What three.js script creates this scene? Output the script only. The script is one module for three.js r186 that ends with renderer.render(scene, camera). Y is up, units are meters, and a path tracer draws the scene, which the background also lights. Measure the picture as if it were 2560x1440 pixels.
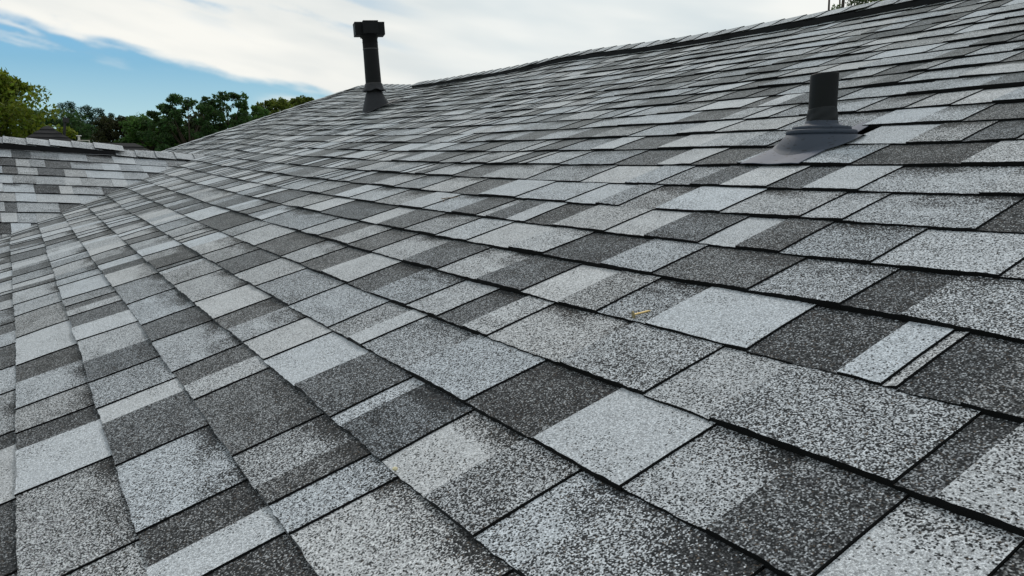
import * as THREE from 'three';
import { mergeGeometries } from 'three/addons/utils/BufferGeometryUtils.js';

// ------------------------------------------------------------------ camera, sky, sun, exposure
const scene = new THREE.Scene();
const camera = new THREE.PerspectiveCamera(40.878, 16 / 9, 0.05, 400);
const EYE = new THREE.Vector3(0, 0.5235, -0.0408);
camera.position.copy(EYE);
camera.up.set(-0.12835, 0.98872, -0.07716);
camera.lookAt(EYE.clone().add(new THREE.Vector3(-0.83918, -0.14974, -0.52283)));
camera.updateMatrixWorld(true);
scene.add(camera);

const renderer = new THREE.WebGLRenderer({ antialias: true });
renderer.toneMapping = THREE.LinearToneMapping;
renderer.toneMappingExposure = 1;
renderer.shadowMap.enabled = true;
renderer.setSize(1024, 576);

const SUN_AZ = -62, SUN_EL = 40;                                   // degrees; azimuth 0 looks along -z, negative to the left
const rad = (d) => d * Math.PI / 180;
const toward = (az, el, d = 1) => new THREE.Vector3(Math.sin(rad(az)) * Math.cos(rad(el)), Math.sin(rad(el)), -Math.cos(rad(az)) * Math.cos(rad(el))).multiplyScalar(d);
const sun = new THREE.DirectionalLight(0xfff9f2, 1.25);
sun.position.copy(toward(SUN_AZ, SUN_EL, 60));
sun.castShadow = true;
sun.shadow.radius = 24;                                            // the sun stands behind bright thin cloud
sun.shadow.mapSize.set(2048, 2048);
Object.assign(sun.shadow.camera, { left: -30, right: 30, top: 30, bottom: -30, near: 1, far: 160 });
scene.add(sun, sun.target);

// ------------------------------------------------------------------ numbers that are always the same
function rng(seed) { let a = seed >>> 0; return () => { a = (a + 0x6D2B79F5) >>> 0; let t = Math.imul(a ^ (a >>> 15), 1 | a); t = (t + Math.imul(t ^ (t >>> 7), 61 | t)) ^ t; return ((t ^ (t >>> 14)) >>> 0) / 4294967296; }; }
function hash(x, y, z = 0) { let h = Math.imul(x | 0, 374761393) + Math.imul(y | 0, 668265263) + Math.imul(z | 0, 2147483647 ^ 0x5bd1e995); h = Math.imul(h ^ (h >>> 13), 1274126177); h ^= h >>> 16; h = Math.imul(h, 0x85ebca6b); h ^= h >>> 13; return (h >>> 0) / 4294967296; }
const fade = (t) => t * t * t * (t * (t * 6 - 15) + 10), mix = (a, b, t) => a + (b - a) * t, clamp = (x, a = 0, b = 1) => Math.min(b, Math.max(a, x));
const step01 = (a, b, x) => { const t = clamp((x - a) / (b - a)); return t * t * (3 - 2 * t); };
function noise(x, y, z = 0) {
  const i = Math.floor(x), j = Math.floor(y), k = Math.floor(z), u = fade(x - i), v = fade(y - j), w = fade(z - k);
  const c = (a, b, d) => hash(i + a, j + b, k + d);
  return mix(mix(mix(c(0, 0, 0), c(1, 0, 0), u), mix(c(0, 1, 0), c(1, 1, 0), u), v), mix(mix(c(0, 0, 1), c(1, 0, 1), u), mix(c(0, 1, 1), c(1, 1, 1), u), v), w);
}
function fbm(x, y, z = 0, n = 4) { let s = 0, a = 0.5, t = 0; for (let i = 0; i < n; i++) { s += a * noise(x, y, z); t += a; a *= 0.5; x = x * 2.03 + 11.3; y = y * 2.03 + 4.7; z = z * 2.03 + 7.9; } return s / t; }

// ------------------------------------------------------------------ sky: blue air, a long bank of cloud across it
{
  const W = 4096, H = 2048, data = new Float32Array(W * H * 4);
  const low = new THREE.Color().setRGB(0.53, 0.75, 0.77), mid = new THREE.Color().setRGB(0.115, 0.39, 0.66), high = new THREE.Color().setRGB(0.10, 0.33, 0.58);
  for (let row = 0; row < H; row++) {
    const el = ((row + 0.5) / H - 0.5) * 180, y = Math.sin(rad(el)), ce = Math.cos(rad(el));
    for (let col = 0; col < W; col++) {
      const at = (row * W + col) * 4, round = ((col + 0.5) / W - 0.5) * 2 * Math.PI, x = Math.cos(round) * ce, z = Math.sin(round) * ce;
      let r, g, b;
      if (el < -1) { r = 0.16; g = 0.17; b = 0.14; } else {
        const az = Math.atan2(x, -z) * 180 / Math.PI;
        const t1 = clamp((el - 2) / 7), t2 = step01(8, 22, el);
        r = mix(mix(low.r, mid.r, t1), high.r, t2); g = mix(mix(low.g, mid.g, t1), high.g, t2); b = mix(mix(low.b, mid.b, t1), high.b, t2);
        // lower rim of the cloud bank: high on the left, sinking to the right
        const behind = step01(60, 130, Math.abs(az + 60)), rim = mix(9.3 - (clamp(az, -100, -56) + 90.6) * 0.212, 5, behind);
        const dx = x * 9, dy = el * 0.42 + az * 0.06, dz = z * 9;
        const wide = fbm(dx * 0.55, dy * 0.9, dz * 0.55, 4) - 0.5, fine = fbm(dx * 2.2 + 9, el * 1.6 + az * 0.32, dz * 2.2, 5) - 0.5, wisp = fbm(dx * 1.1 + 31, el * 1.1 + az * 0.23, dz * 1.1, 5) - 0.5;
        const s = el - rim;
        let cover = step01(-0.22, 0.62, s + wide * 2.0 + fine * 1.3);
        cover *= 1 - 0.6 * step01(0.10, 0.36, wisp + 0.05) * step01(2.2, 4.6, s) * step01(-62, -74, az);      // blue streaks through the bank
        cover = Math.max(cover, 0.85 * step01(0.02, 0.22, wisp) * step01(-3, -0.3, s) * step01(-80, -90, az));  // torn wisps under it
        cover = Math.max(cover, 0.75 * step01(1.2, 0.2, Math.abs(el - 4.1 + (az + 72) * 0.05 - fine * 1.2)) * step01(-76.5, -74, az) * step01(-60, -68, az));
        const open = step01(0.06, 0.2, fbm(x * 3 + 5, y * 5, z * 3, 4) - 0.5) * step01(16, 26, el);              // open blue overhead
        cover *= 1 - 0.85 * open;
        const shade = clamp(0.56 + wide * 1.5 + fine * 0.2 + wisp * 0.35 + 0.22 * step01(6, 0, s) * step01(-58, -72, az), 0, 1);
        let cr = mix(0.62, 0.94, shade), cg = mix(0.68, 0.935, shade), cb = mix(0.70, 0.885, shade);
        const pale = step01(-72, -56, az) * (1 - behind);                                                  // thinner, bluer veil on the right
        cr = mix(cr, 0.73 + wide * 0.5, pale * 0.7); cg = mix(cg, 0.80 + wide * 0.36, pale * 0.7); cb = mix(cb, 0.82 + wide * 0.24, pale * 0.7);
        const glow = 0.35 * Math.exp(-(((az - SUN_AZ) / 26) ** 2 + ((el - SUN_EL) / 18) ** 2));
        r = mix(r, cr, cover) + glow; g = mix(g, cg, cover) + glow * 0.96; b = mix(b, cb, cover) + glow * 0.88;
      }
      data[at] = r; data[at + 1] = g; data[at + 2] = b; data[at + 3] = 1;
    }
  }
  const sky = new THREE.DataTexture(data, W, H, THREE.RGBAFormat, THREE.FloatType);
  sky.mapping = THREE.EquirectangularReflectionMapping; sky.magFilter = THREE.LinearFilter; sky.needsUpdate = true;
  scene.background = sky; scene.environment = sky;
}

// ------------------------------------------------------------------ names, tags, materials
const used = new Map();
function numbered(name) { const n = used.get(name) ?? 0; used.set(name, n + 1); return n ? `${name}_${String(n).padStart(3, '0')}` : name; }
function tag(o, label, category, group, kind) { if (label) o.userData.label = label; if (category) o.userData.category = category; if (group) o.userData.group = group; if (kind) o.userData.kind = kind; return o; }
function thing(name, at, label, category, group) { const o = new THREE.Group(); o.name = numbered(name); o.position.set(at[0], at[1], at[2]); scene.add(o); return tag(o, label, category, group); }
function part(name, geometry, material, parent) { const m = new THREE.Mesh(geometry, material); m.name = name; m.castShadow = m.receiveShadow = true; parent.add(m); return m; }
const std = (r, g, b, roughness = 0.8, extra = {}) => new THREE.MeshStandardMaterial({ color: new THREE.Color().setRGB(r, g, b), roughness, ...extra });

// Granules of laminated shingles: nine blends, one under the other, each as tall as a course (v) and 1.31 m wide (u).
const BANDS = 9, BAND = 224, TEX = 2048, EXP = 0.143, TEXW = TEX * EXP / BAND;
const granuleMap = (() => {
  const d = new Uint8Array(TEX * TEX * 4), S = 2.45, R = rng(11), G = Math.ceil(TEX / S), px = new Float32Array(G * G), py = new Float32Array(G * G), pr = new Float32Array(G * G), ps = new Float32Array(G * G);
  for (let i = 0; i < G * G; i++) { px[i] = R(); py[i] = R(); pr[i] = R(); ps[i] = R(); }
  const share = [0.96, 0.76, 0.54, 0.33, 0.21, 0.95, 0.76, 0.56, 0.35];   // part of light granules in each blend
  const srgb = (x) => 255 * (x <= 0.0031308 ? 12.92 * x : 1.055 * Math.pow(x, 1 / 2.4) - 0.055);
  for (let y = 0; y < TEX; y++) {
    const band = Math.min(BANDS - 1, Math.floor(y / BAND)), f = clamp((y - band * BAND) / BAND);
    for (let x = 0; x < TEX; x++) {
      const gx = Math.floor(x / S), gy = Math.floor(y / S);
      let best = 1e9, second = 1e9, id = 0;
      for (let j = -1; j <= 1; j++) for (let i = -1; i <= 1; i++) {
        const cx = (gx + i + G) % G, cy = (gy + j + G) % G, k = cy * G + cx, ddx = (gx + i + px[k]) * S - x, ddy = (gy + j + py[k]) * S - y, dd = ddx * ddx + ddy * ddy;
        if (dd < best) { second = best; best = dd; id = k; } else if (dd < second) second = dd;
      }
      // blotches of the blend, repeated seamlessly in u
      const tx = x / TEX * 18, wrap = (ax, ay, az, n, per) => mix(fbm(ax, ay, az, n), fbm(ax - per, ay, az, n), x / TEX), blotch = wrap(tx, y / 55, 3, 4, 18) - 0.5, drop = step01(0.38, 0.62, wrap(x / TEX * 11, band * 7.3 + f * 0.35, 9, 2, 11));
      let p = share[band] + blotch * 0.40;
      if (band >= 5) p = mix(p, 0.05, step01(0.56 + blotch * 0.45, 0.94 + blotch * 0.45, f) * mix(0.4, 1, drop));   // darker granules dropped along the head of the tab
      const light = pr[id] < p, v = ps[id];
      let r, g, b;
      if (light) { const q = (band % 5 > 2 ? 0.13 : 0.30) + (band % 5 > 2 ? 0.42 : 0.48) * v; r = q * 0.975; g = q * 1.015; b = q * 1.055; } else if (v > 0.96) { r = 0.10; g = 0.08; b = 0.062; } else if (v > 0.62) { const q = 0.045 + 0.28 * (v - 0.62); r = q; g = q * 1.02; b = q * 1.05; } else { const q = 0.014 + 0.035 * v; r = q * 0.97; g = q * 1.02; b = q * 1.07; }
      const gap = Math.sqrt(second) - Math.sqrt(best) < 0.55 ? 0.62 : 1;                      // asphalt between the grains
      const at = (y * TEX + x) * 4;
      d[at] = srgb(r * gap); d[at + 1] = srgb(g * gap); d[at + 2] = srgb(b * gap); d[at + 3] = 255;
    }
  }
  const t = new THREE.DataTexture(d, TEX, TEX); t.wrapS = t.wrapT = THREE.RepeatWrapping; t.magFilter = THREE.LinearFilter; t.colorSpace = THREE.SRGBColorSpace; t.needsUpdate = true; return t;
})();
const shingleMat = new THREE.MeshPhysicalMaterial({ map: granuleMap, vertexColors: true, roughness: 0.95, specularIntensity: 0.3, sheen: 0.85, sheenColor: new THREE.Color(0.9, 0.93, 0.96), sheenRoughness: 0.38, bumpMap: granuleMap, bumpScale: 0.0005 });
const asphalt = std(0.012, 0.012, 0.013, 0.95), felt = std(0.02, 0.02, 0.022, 0.95);

// ------------------------------------------------------------------ the roof's surfaces
// Main slope: u along the courses, v up the slope, w off the slope. It is an old roof: it sags in the middle.
const SLOPE = rad(20), sinS = Math.sin(SLOPE), cosS = Math.cos(SLOPE);
const world = (u, v, w) => new THREE.Vector3(u, v * sinS + w * cosS, -v * cosS + w * sinS);
const valleyU = (v) => -5.4685 - 1.0161 * (v - 0.15), VALLEY_W = 0.1702;
function sag(u, v) {
  const d = Math.max(0, (u - valleyU(v)) / 1.41), t = clamp((-6.5 - u) / 2.8);
  return 0.0366 * Math.exp(-((d / 0.6) ** 2)) + 0.1336 * Math.exp(-((d / 2.2) ** 2)) + 0.0025 * Math.exp(-(((u - 1) / 1.5) ** 2)) - 0.0295 * Math.exp(-(((v - 3.3) / 1.2) ** 2)) * Math.exp(-(((u + 1) / 3) ** 2)) + 0.05 * t * t * (3 - 2 * t)
    + 0.032 * Math.exp(-(((u + 4.75) / 0.75) ** 2) - (((v - 3.85) / 0.5) ** 2)) - 0.03 * Math.exp(-(((u + 7.5) / 0.8) ** 2) - (((v - 3.85) / 0.6) ** 2));
}
const mainAt = (u, v, w) => world(u, v, sag(u, v) + w - 0.007);
const RIDGE_V = 3.872, RAKE_U = -9.6, RIGHT_U = 1.3, EAVE_K = -8, TOP_K = 27.1;
// Lower slope, from the valley to the left
const uvw = (a) => world(a[0], a[1], a[2]);
const RUN = uvw([0.04418, -0.91966, 0.39022]), UPB = uvw([-0.9273, 0.10758, 0.35853]), NB = uvw([0.37171, 0.37769, 0.84805]);
const valleyAt = (v) => world(valleyU(v), v, VALLEY_W);
const LOW_RUN = 0.96455;                                          // the valley runs back by this much per metre of v
const lowerAt = (a, v, w) => valleyAt(0).addScaledVector(UPB, v * 1.04981).addScaledVector(RUN, a).addScaledVector(NB, w - 0.007);
const LOW_TOP = 9.66, LOW_END = 3.4;

const GROUND = -3.1;
const house = thing('house', [-4, GROUND, -2], 'grey shingled house whose long roof slope, valley and lower wing fill the view', 'house');
const inHouse = (m) => { m.position.set(4, -GROUND, 2); return m; };

// One tab: a slab with a black cut edge, its head tucked under the course above.
// surf(x, v, w) is the slope; x runs along the course; lo / hi is how proud the two ends are.
function tabGeometry(surf, x0, x1, k, lo, hi, tone, seed, near) {
  const n = near ? Math.max(4, Math.ceil(Math.abs(x1 - x0) / 0.014)) : Math.max(2, Math.min(7, Math.ceil(Math.abs(x1 - x0) / 0.045))), pos = [], uv = [], col = [], idx = [];
  const ph = hash(seed, k, 5), off = hash(seed, k, 9) * TEXW, tint = 0.93 + 0.13 * hash(seed, k, 3), warm = (hash(seed, k, 4) - 0.6) * 0.05;
  const wave = (x) => (noise(x * 1.3 + 40, k * 3.1, 1) - 0.5) * 0.007 + (noise(x * 9, k * 5.7, 2) - 0.5) * 0.0028 + (ph - 0.5) * 0.0025;
  const lift = (x) => (noise(x * 3.1 + 90, k * 2.3, 4) - 0.42) * 0.006 + (noise(x * 17, k * 2.9, 6) - 0.5) * 0.0012;
  const rows = [0, 0.5, 1.0, 1.22], P = [];
  for (let j = 0; j < 4; j++) for (let i = 0; i <= n; i++) {
    const t = i / n, x = mix(x0, x1, t), proud = mix(lo, hi, t), f = rows[j];
    const v = (k + f) * EXP + (j === 0 ? wave(x) : j === 1 ? wave(x) * 0.5 : 0) + (j === 0 ? (hash(Math.round(x * 400), k, 8) - 0.5) * (near ? 0.0026 : 0.0016) : 0);
    const w = j === 0 ? 0.0066 + proud + Math.max(-0.0025, lift(x) * 1.25) : j === 1 ? 0.0044 + proud * 0.95 + Math.max(-0.002, lift(x)) * 0.4 : j === 2 ? 0.0012 + proud * 0.85 : -0.0016 + proud * 0.25;
    P.push(surf(x, v, w));
    pos.push(P[P.length - 1].x, P[P.length - 1].y, P[P.length - 1].z);
    uv.push((x + off) / TEXW, (tone * BAND + 3 + (BAND - 6) * clamp(f)) / TEX);
    col.push(tint + warm, tint, tint - warm);
  }
  const q = (a, b, c, d, flip) => flip ? idx.push(a, c, b, a, d, c) : idx.push(a, b, c, a, c, d);
  const m = n + 1, flip = surf.flip !== (x1 < x0);
  for (let j = 0; j < 3; j++) for (let i = 0; i < n; i++) q(j * m + i, j * m + i + 1, (j + 1) * m + i + 1, (j + 1) * m + i, flip);
  // black cut edges: the butt and the two ends
  const edge = (list) => {
    const b = pos.length / 3;
    list.forEach(([i, j]) => { const t = i / n, x = mix(x0, x1, t), top = P[j * m + i], down = surf(x, (k + rows[j]) * EXP + (j === 0 ? wave(x) + 0.0006 : 0), -0.004); for (const p of [top, down]) { pos.push(p.x, p.y, p.z); uv.push(0, 0); col.push(0.022, 0.021, 0.021); } });
    for (let i = 0; i < list.length - 1; i++) q(b + 2 * i, b + 2 * i + 1, b + 2 * i + 3, b + 2 * i + 2, flip);
  };
  edge([...Array(m).keys()].map((i) => [i, 0]));
  edge([[n, 0], [n, 1], [n, 2]]); edge([[0, 2], [0, 1], [0, 0]]);
  const g = new THREE.BufferGeometry();
  g.setAttribute('position', new THREE.Float32BufferAttribute(pos, 3)); g.setAttribute('uv', new THREE.Float32BufferAttribute(uv, 2)); g.setAttribute('color', new THREE.Float32BufferAttribute(col, 3)); g.setIndex(idx);
  g.computeVertexNormals();
  return g;
}
mainAt.flip = false; 
const lowerSurf = (x, v, w) => lowerAt(-x, v, w); lowerSurf.flip = false;   // x = -distance from the valley, so that x grows to the right as on the main slope

// The tabs nearest to the camera as they lie in the photograph: [left end, 1 = cut joint / 0 = change of blend, blend]
const LAID = {
  '-1': [[-3.05, 1, 2], [-2.80, 1, 3], [-2.66, 0, 1], [-2.50, 1, 3], [-2.25, 1, 1], [-2.02, 1, 6], [-1.72, 1, 4], [-1.63, 0, 0], [-1.37, 1, 8], [-1.12, 1, 4], [-0.95, 1, 1]],
  0: [[-3.279, 1, 1], [-3.048, 1, 1], [-2.853, 1, 2], [-2.541, 1, 0], [-2.216, 1, 4], [-2.038, 0, 1], [-1.835, 1, 2], [-1.666, 1, 4], [-1.562, 0, 0], [-1.359, 1, 7], [-1.032, 1, 2]],
  1: [[-3.097, 1, 0], [-2.825, 1, 2], [-2.698, 1, 3], [-2.619, 0, 1], [-2.538, 1, 3], [-2.373, 0, 0], [-2.206, 1, 1], [-1.978, 0, 3], [-1.806, 1, 2], [-1.613, 1, 0], [-1.511, 0, 3], [-1.295, 1, 6], [-1.038, 1, 4], [-0.938, 0, 0], [-0.860, 1, 4]],
  2: [[-2.742, 1, 2], [-2.430, 1, 1], [-2.126, 1, 8], [-1.920, 1, 6], [-1.643, 1, 3], [-1.522, 0, 1], [-1.427, 1, 3], [-1.119, 1, 2], [-0.987, 0, 3], [-0.928, 1, 1], [-0.838, 1, 6], [-0.578, 1, 7]],
  3: [[-2.438, 1, 1], [-2.132, 1, 0], [-1.902, 1, 3], [-1.765, 0, 1], [-1.630, 1, 0], [-1.464, 1, 0], [-1.267, 0, 3], [-1.087, 1, 1], [-1.040, 0, 3], [-0.892, 1, 5], [-0.760, 0, 2], [-0.648, 1, 6], [-0.568, 0, 7], [-0.400, 1, 4]],
  4: [[-2.737, 1, 2], [-2.523, 1, 3], [-2.287, 1, 1], [-2.044, 1, 2], [-1.753, 1, 1], [-1.485, 1, 2], [-1.372, 0, 0], [-1.307, 1, 7], [-1.111, 0, 1], [-0.913, 1, 4], [-0.742, 0, 0], [-0.581, 1, 1], [-0.464, 0, 3], [-0.359, 1, 5], [-0.265, 1, 3]],
  5: [[-3.844, 1, 0], [-3.507, 1, 4], [-3.078, 1, 2], [-2.887, 1, 1], [-2.583, 1, 3], [-2.287, 1, 1], [-2.096, 1, 3], [-1.919, 0, 0], [-1.728, 1, 3], [-1.585, 0, 7], [-1.401, 1, 1], [-1.265, 1, 3], [-1.165, 0, 1], [-1.082, 1, 6], [-0.878, 0, 2], [-0.699, 1, 1], [-0.589, 0, 2], [-0.372, 1, 3], [-0.334, 0, 6], [-0.181, 1, 3]],
  6: [[-3.003, 1, 7], [-2.535, 1, 1], [-2.353, 1, 3], [-2.226, 0, 1], [-2.093, 1, 8], [-1.916, 1, 1], [-1.714, 0, 3], [-1.532, 1, 1], [-1.349, 0, 3], [-1.188, 1, 0], [-1.068, 0, 2], [-0.968, 1, 7], [-0.852, 0, 0], [-0.662, 1, 4], [-0.529, 0, 0], [-0.475, 1, 1], [-0.458, 1, 4], [-0.391, 0, 3], [-0.273, 1, 1]],
  7: [[-3.233, 1, 2], [-2.941, 1, 0], [-2.733, 1, 3], [-2.346, 1, 0], [-2.199, 0, 3], [-2.011, 1, 7], [-1.811, 1, 1], [-1.645, 1, 0], [-1.456, 0, 6], [-1.319, 1, 4], [-1.130, 0, 1], [-0.990, 1, 3], [-0.780, 1, 2], [-0.625, 1, 4], [-0.540, 0, 2], [-0.347, 1, 0]],
  8: [[-3.700, 1, 1], [-3.425, 1, 2], [-3.131, 1, 3], [-2.964, 0, 0], [-2.803, 1, 1], [-2.551, 1, 2], [-2.339, 0, 0], [-2.169, 1, 1], [-1.978, 0, 3], [-1.839, 1, 1], [-1.785, 0, 3], [-1.684, 0, 0], [-1.599, 1, 4], [-1.476, 0, 1], [-1.285, 1, 0], [-1.159, 0, 3], [-1.015, 1, 0], [-0.926, 0, 3], [-0.833, 1, 7], [-0.669, 1, 1], [-0.495, 1, 2], [-0.406, 1, 4]],
  9: [[-3.170, 1, 3], [-2.907, 0, 1], [-2.694, 1, 2], [-2.465, 1, 1], [-2.234, 1, 3], [-2.053, 0, 0], [-1.850, 1, 1], [-1.611, 1, 0], [-1.488, 0, 2], [-1.403, 1, 7], [-1.277, 0, 0], [-1.091, 1, 1], [-0.902, 1, 1], [-0.816, 1, 6], [-0.598, 1, 4], [-0.489, 0, 1]],
  10: [[-2.719, 1, 1], [-2.490, 1, 3], [-2.289, 0, 1], [-2.013, 1, 2], [-1.738, 1, 0], [-1.546, 0, 1], [-1.431, 1, 2], [-1.316, 0, 3], [-1.221, 0, 0], [-1.094, 1, 3], [-1.004, 0, 0], [-0.883, 1, 6], [-0.666, 0, 1], [-0.556, 1, 3]],
  11: [[-2.209, 1, 1], [-2.024, 1, 7], [-1.758, 1, 3], [-1.577, 0, 0], [-1.448, 1, 3], [-1.299, 0, 1], [-0.997, 1, 4], [-0.774, 0, 1], [-0.631, 1, 3]],
};
const PLATE = { u0: -1.276, u1: -1.114, v0: 1.563, v1: 1.90 };   // base sheet of the short pipe's flashing, laid into courses 11 and 12
const anyTone = (R, last) => { const T = [0, 0, 5, 1, 1, 1, 6, 6, 6, 6, 7, 7, 7, 2, 3, 8, 8, 4]; let t; do t = T[Math.floor(R() * T.length)]; while (t % 5 === last % 5); return t; };
function course(R, x0, x1, laid, wide = 1) {                               // cells [left, right, joint at left, blend] from left to right
  const cut = [];
  const run = (a, b, firstJoint) => { let x = b, list = [], last = 9; while (x > a + 0.02) { const w = wide * (0.055 + 0.165 * R() * (0.5 + R())); const l = x - w < a + 0.06 ? a : x - w; last = anyTone(R, last); list.unshift([l, x, R() < 0.58 ? 1 : 0, last]); x = l; } if (list.length && firstJoint) list[0][2] = 1; return list; };
  if (!laid) return run(x0, x1, true);
  const first = laid[0][0], lastAt = laid[laid.length - 1][0];
  if (first > x0) cut.push(...run(x0, first, true));
  laid.forEach(([l, j, plain], i) => { const tone = plain < 4 && plain > 0 && hash(i, x1 * 100 + laid.length, 77) < 0.5 ? plain + 5 : plain; const r = i + 1 < laid.length ? laid[i + 1][0] : l + 0.16; if (l >= x0 && r <= x1) cut.push([l, r, j, tone]); });
  cut.push(...run(lastAt + 0.16, x1, true));
  return cut;
}
// how proud each end of a cell is: from a joint leftwards the blend stands on the upper laminate; its right end shows a step down
function proudness(cells) {
  for (let i = 0; i < cells.length; i++) {
    const startsLow = cells[i][2] === 1, endsHigh = i + 1 >= cells.length || cells[i + 1][2] === 1;
    cells[i][4] = startsLow ? 0 : 0.0031; cells[i][5] = endsHigh ? 0.0031 : startsLow ? 0.0004 : 0.0033;
  }
  return cells;
}
const seenSize = (pts) => {                                       // size in the picture, to keep the shingles that show largest as parts
  let x0 = 9, x1 = -9, y0 = 9, y1 = -9;
  for (const p of pts) { const c = p.clone().applyMatrix4(camera.matrixWorldInverse); if (c.z > -0.12) return 0; c.applyMatrix4(camera.projectionMatrix); x0 = Math.min(x0, c.x); x1 = Math.max(x1, c.x); y0 = Math.min(y0, c.y); y1 = Math.max(y1, c.y); }
  x0 = Math.max(x0, -1); x1 = Math.min(x1, 1); y0 = Math.max(y0, -1); y1 = Math.min(y1, 1);
  return x1 > x0 && y1 > y0 ? (x1 - x0) * (y1 - y0) * 9 / 16 : 0;
};
camera.updateProjectionMatrix();
function layShingles(parent, tabs, most) {
  tabs.sort((a, b) => b.size - a.size);
  tabs.slice(0, most).forEach((t) => part('shingle', t.g, shingleMat, parent));
  const rest = part('small_shingles', mergeGeometries(tabs.slice(most).map((t) => t.g)), shingleMat, parent);
  tag(rest, null, null, null, 'stuff');
}

// grid of a slope, for the decks under the shingles
function gridGeometry(f, nx, ny) {
  const pos = [], idx = [], uv = [];
  for (let j = 0; j <= ny; j++) for (let i = 0; i <= nx; i++) { const p = f(i / nx, j / ny); pos.push(p.x, p.y, p.z); uv.push(i / nx, j / ny); }
  for (let j = 0; j < ny; j++) for (let i = 0; i < nx; i++) { const a = j * (nx + 1) + i, b = a + 1, c = a + nx + 2, d = a + nx + 1; idx.push(a, b, c, a, c, d); }
  const g = new THREE.BufferGeometry(); g.setAttribute('position', new THREE.Float32BufferAttribute(pos, 3)); g.setAttribute('uv', new THREE.Float32BufferAttribute(uv, 2)); g.setIndex(idx); g.computeVertexNormals(); return g;
}

const V_JOIN = LOW_TOP * EXP, farValleyU = (v) => valleyU(V_JOIN) - 0.95 * (V_JOIN - v);
const ridgeAt = (u, w = 0) => mainAt(u, RIDGE_V, w);
const backAt = (u, d, w) => { const p = ridgeAt(u); return new THREE.Vector3(u, p.y - d * sinS + w * cosS, p.z - d * cosS - w * sinS); };
{
  // main slope
  const deck = mergeGeometries([
    gridGeometry((s, t) => { const v = mix(EAVE_K * EXP, V_JOIN, t); return mainAt(mix(valleyU(v) - 0.03, RIGHT_U, s), v, -0.012); }, 30, 12),
    gridGeometry((s, t) => { const v = mix(V_JOIN, RIDGE_V, t); return mainAt(mix(RAKE_U + 0.02, RIGHT_U, s), v, -0.012); }, 40, 14)]);
  const main = inHouse(part('main_roof', deck, felt, house));
  const R = rng(2024), tabs = [];
  for (let k = EAVE_K; k < TOP_K - 0.2; k++) {
    const v = k * EXP, spans = [];
    if (k < LOW_TOP) { spans.push([valleyU(v + EXP) - 0.04, RIGHT_U]); if (k >= 6) spans.push([RAKE_U, farValleyU(v) + 0.03]); } else spans.push([RAKE_U, RIGHT_U]);
    for (const [a, b] of spans) {
      let cells = proudness(course(R, a, b, b === RIGHT_U ? LAID[k] : undefined));
      if (k === 12) cells = cells.flatMap(([l, r, j, tone, lo, hi]) => r <= PLATE.u0 || l >= PLATE.u1 ? [[l, r, j, tone, lo, hi]] : [...(l < PLATE.u0 - 0.02 ? [[l, PLATE.u0 - 0.004, j, tone, lo, 0.004]] : []), ...(r > PLATE.u1 + 0.02 ? [[PLATE.u1 + 0.006, r, 1, tone, 0.003, hi]] : [])]);
      cells.forEach(([l, r, j, tone, lo, hi], i) => {
        const seed = k * 97 + i, gapL = j ? 0.0012 : 0, size = seenSize([mainAt(l, v, 0), mainAt(r, v, 0), mainAt(l, v + EXP, 0), mainAt(r, v + EXP, 0)]);
        tabs.push({ g: tabGeometry(mainAt, l + gapL, r, k, lo, hi, tone, seed, size > 0.0045), size });
      });
    }
  }
  layShingles(main, tabs, 225);
  // back slope, out of view
  inHouse(part('back_roof', gridGeometry((s, t) => backAt(mix(RIGHT_U, RAKE_U, s), t * 4.4, 0), 20, 8), std(0.16, 0.165, 0.17, 0.95), house));
}
{
  // lower slope
  const vMin = EAVE_K * EXP;
  const lower = inHouse(part('lower_roof', gridGeometry((s, t) => { const v = mix(vMin, V_JOIN, t); return lowerAt(mix(LOW_END, -LOW_RUN * v - 0.03, s), v, -0.012); }, 10, 6), felt, house));
  const R = rng(77), tabs = [];
  for (let k = EAVE_K; k < LOW_TOP - 0.1; k++) {
    const cells = proudness(course(R, -LOW_END, LOW_RUN * (k + 1) * EXP + 0.04, undefined, 0.95));
    cells.forEach(([l, r, j, tone, lo, hi], i) => { const v = k * EXP, t = R() < 0.3 ? [0, 1, 1, 4][Math.floor(R() * 4)] : tone > 4 && R() < 0.6 ? tone - 5 : tone; tabs.push({ g: tabGeometry(lowerSurf, l + (j ? 0.001 : 0), r, k, lo * 0.8, hi * 0.8, t, k * 61 + i + 5000), size: seenSize([lowerSurf(l, v, 0), lowerSurf(r, v, 0), lowerSurf(l, v + EXP, 0), lowerSurf(r, v + EXP, 0)]) }); });
  }
  layShingles(lower, tabs, 75);
  const nOther = NB.clone(); { const h = RUN.clone().setY(0).normalize(), side = new THREE.Vector3(-h.z, 0, h.x); nOther.addScaledVector(side, -2 * nOther.dot(side)); }
  const downOther = new THREE.Vector3().crossVectors(RUN, nOther).normalize(); if (downOther.y > 0) downOther.negate();
  inHouse(part('lower_back_roof', gridGeometry((s, t) => lowerAt(mix(-LOW_RUN * V_JOIN - 0.5, LOW_END, s), V_JOIN, 0).addScaledVector(downOther, t * 2.6), 6, 4), std(0.16, 0.165, 0.17, 0.95), house));
}

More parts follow.
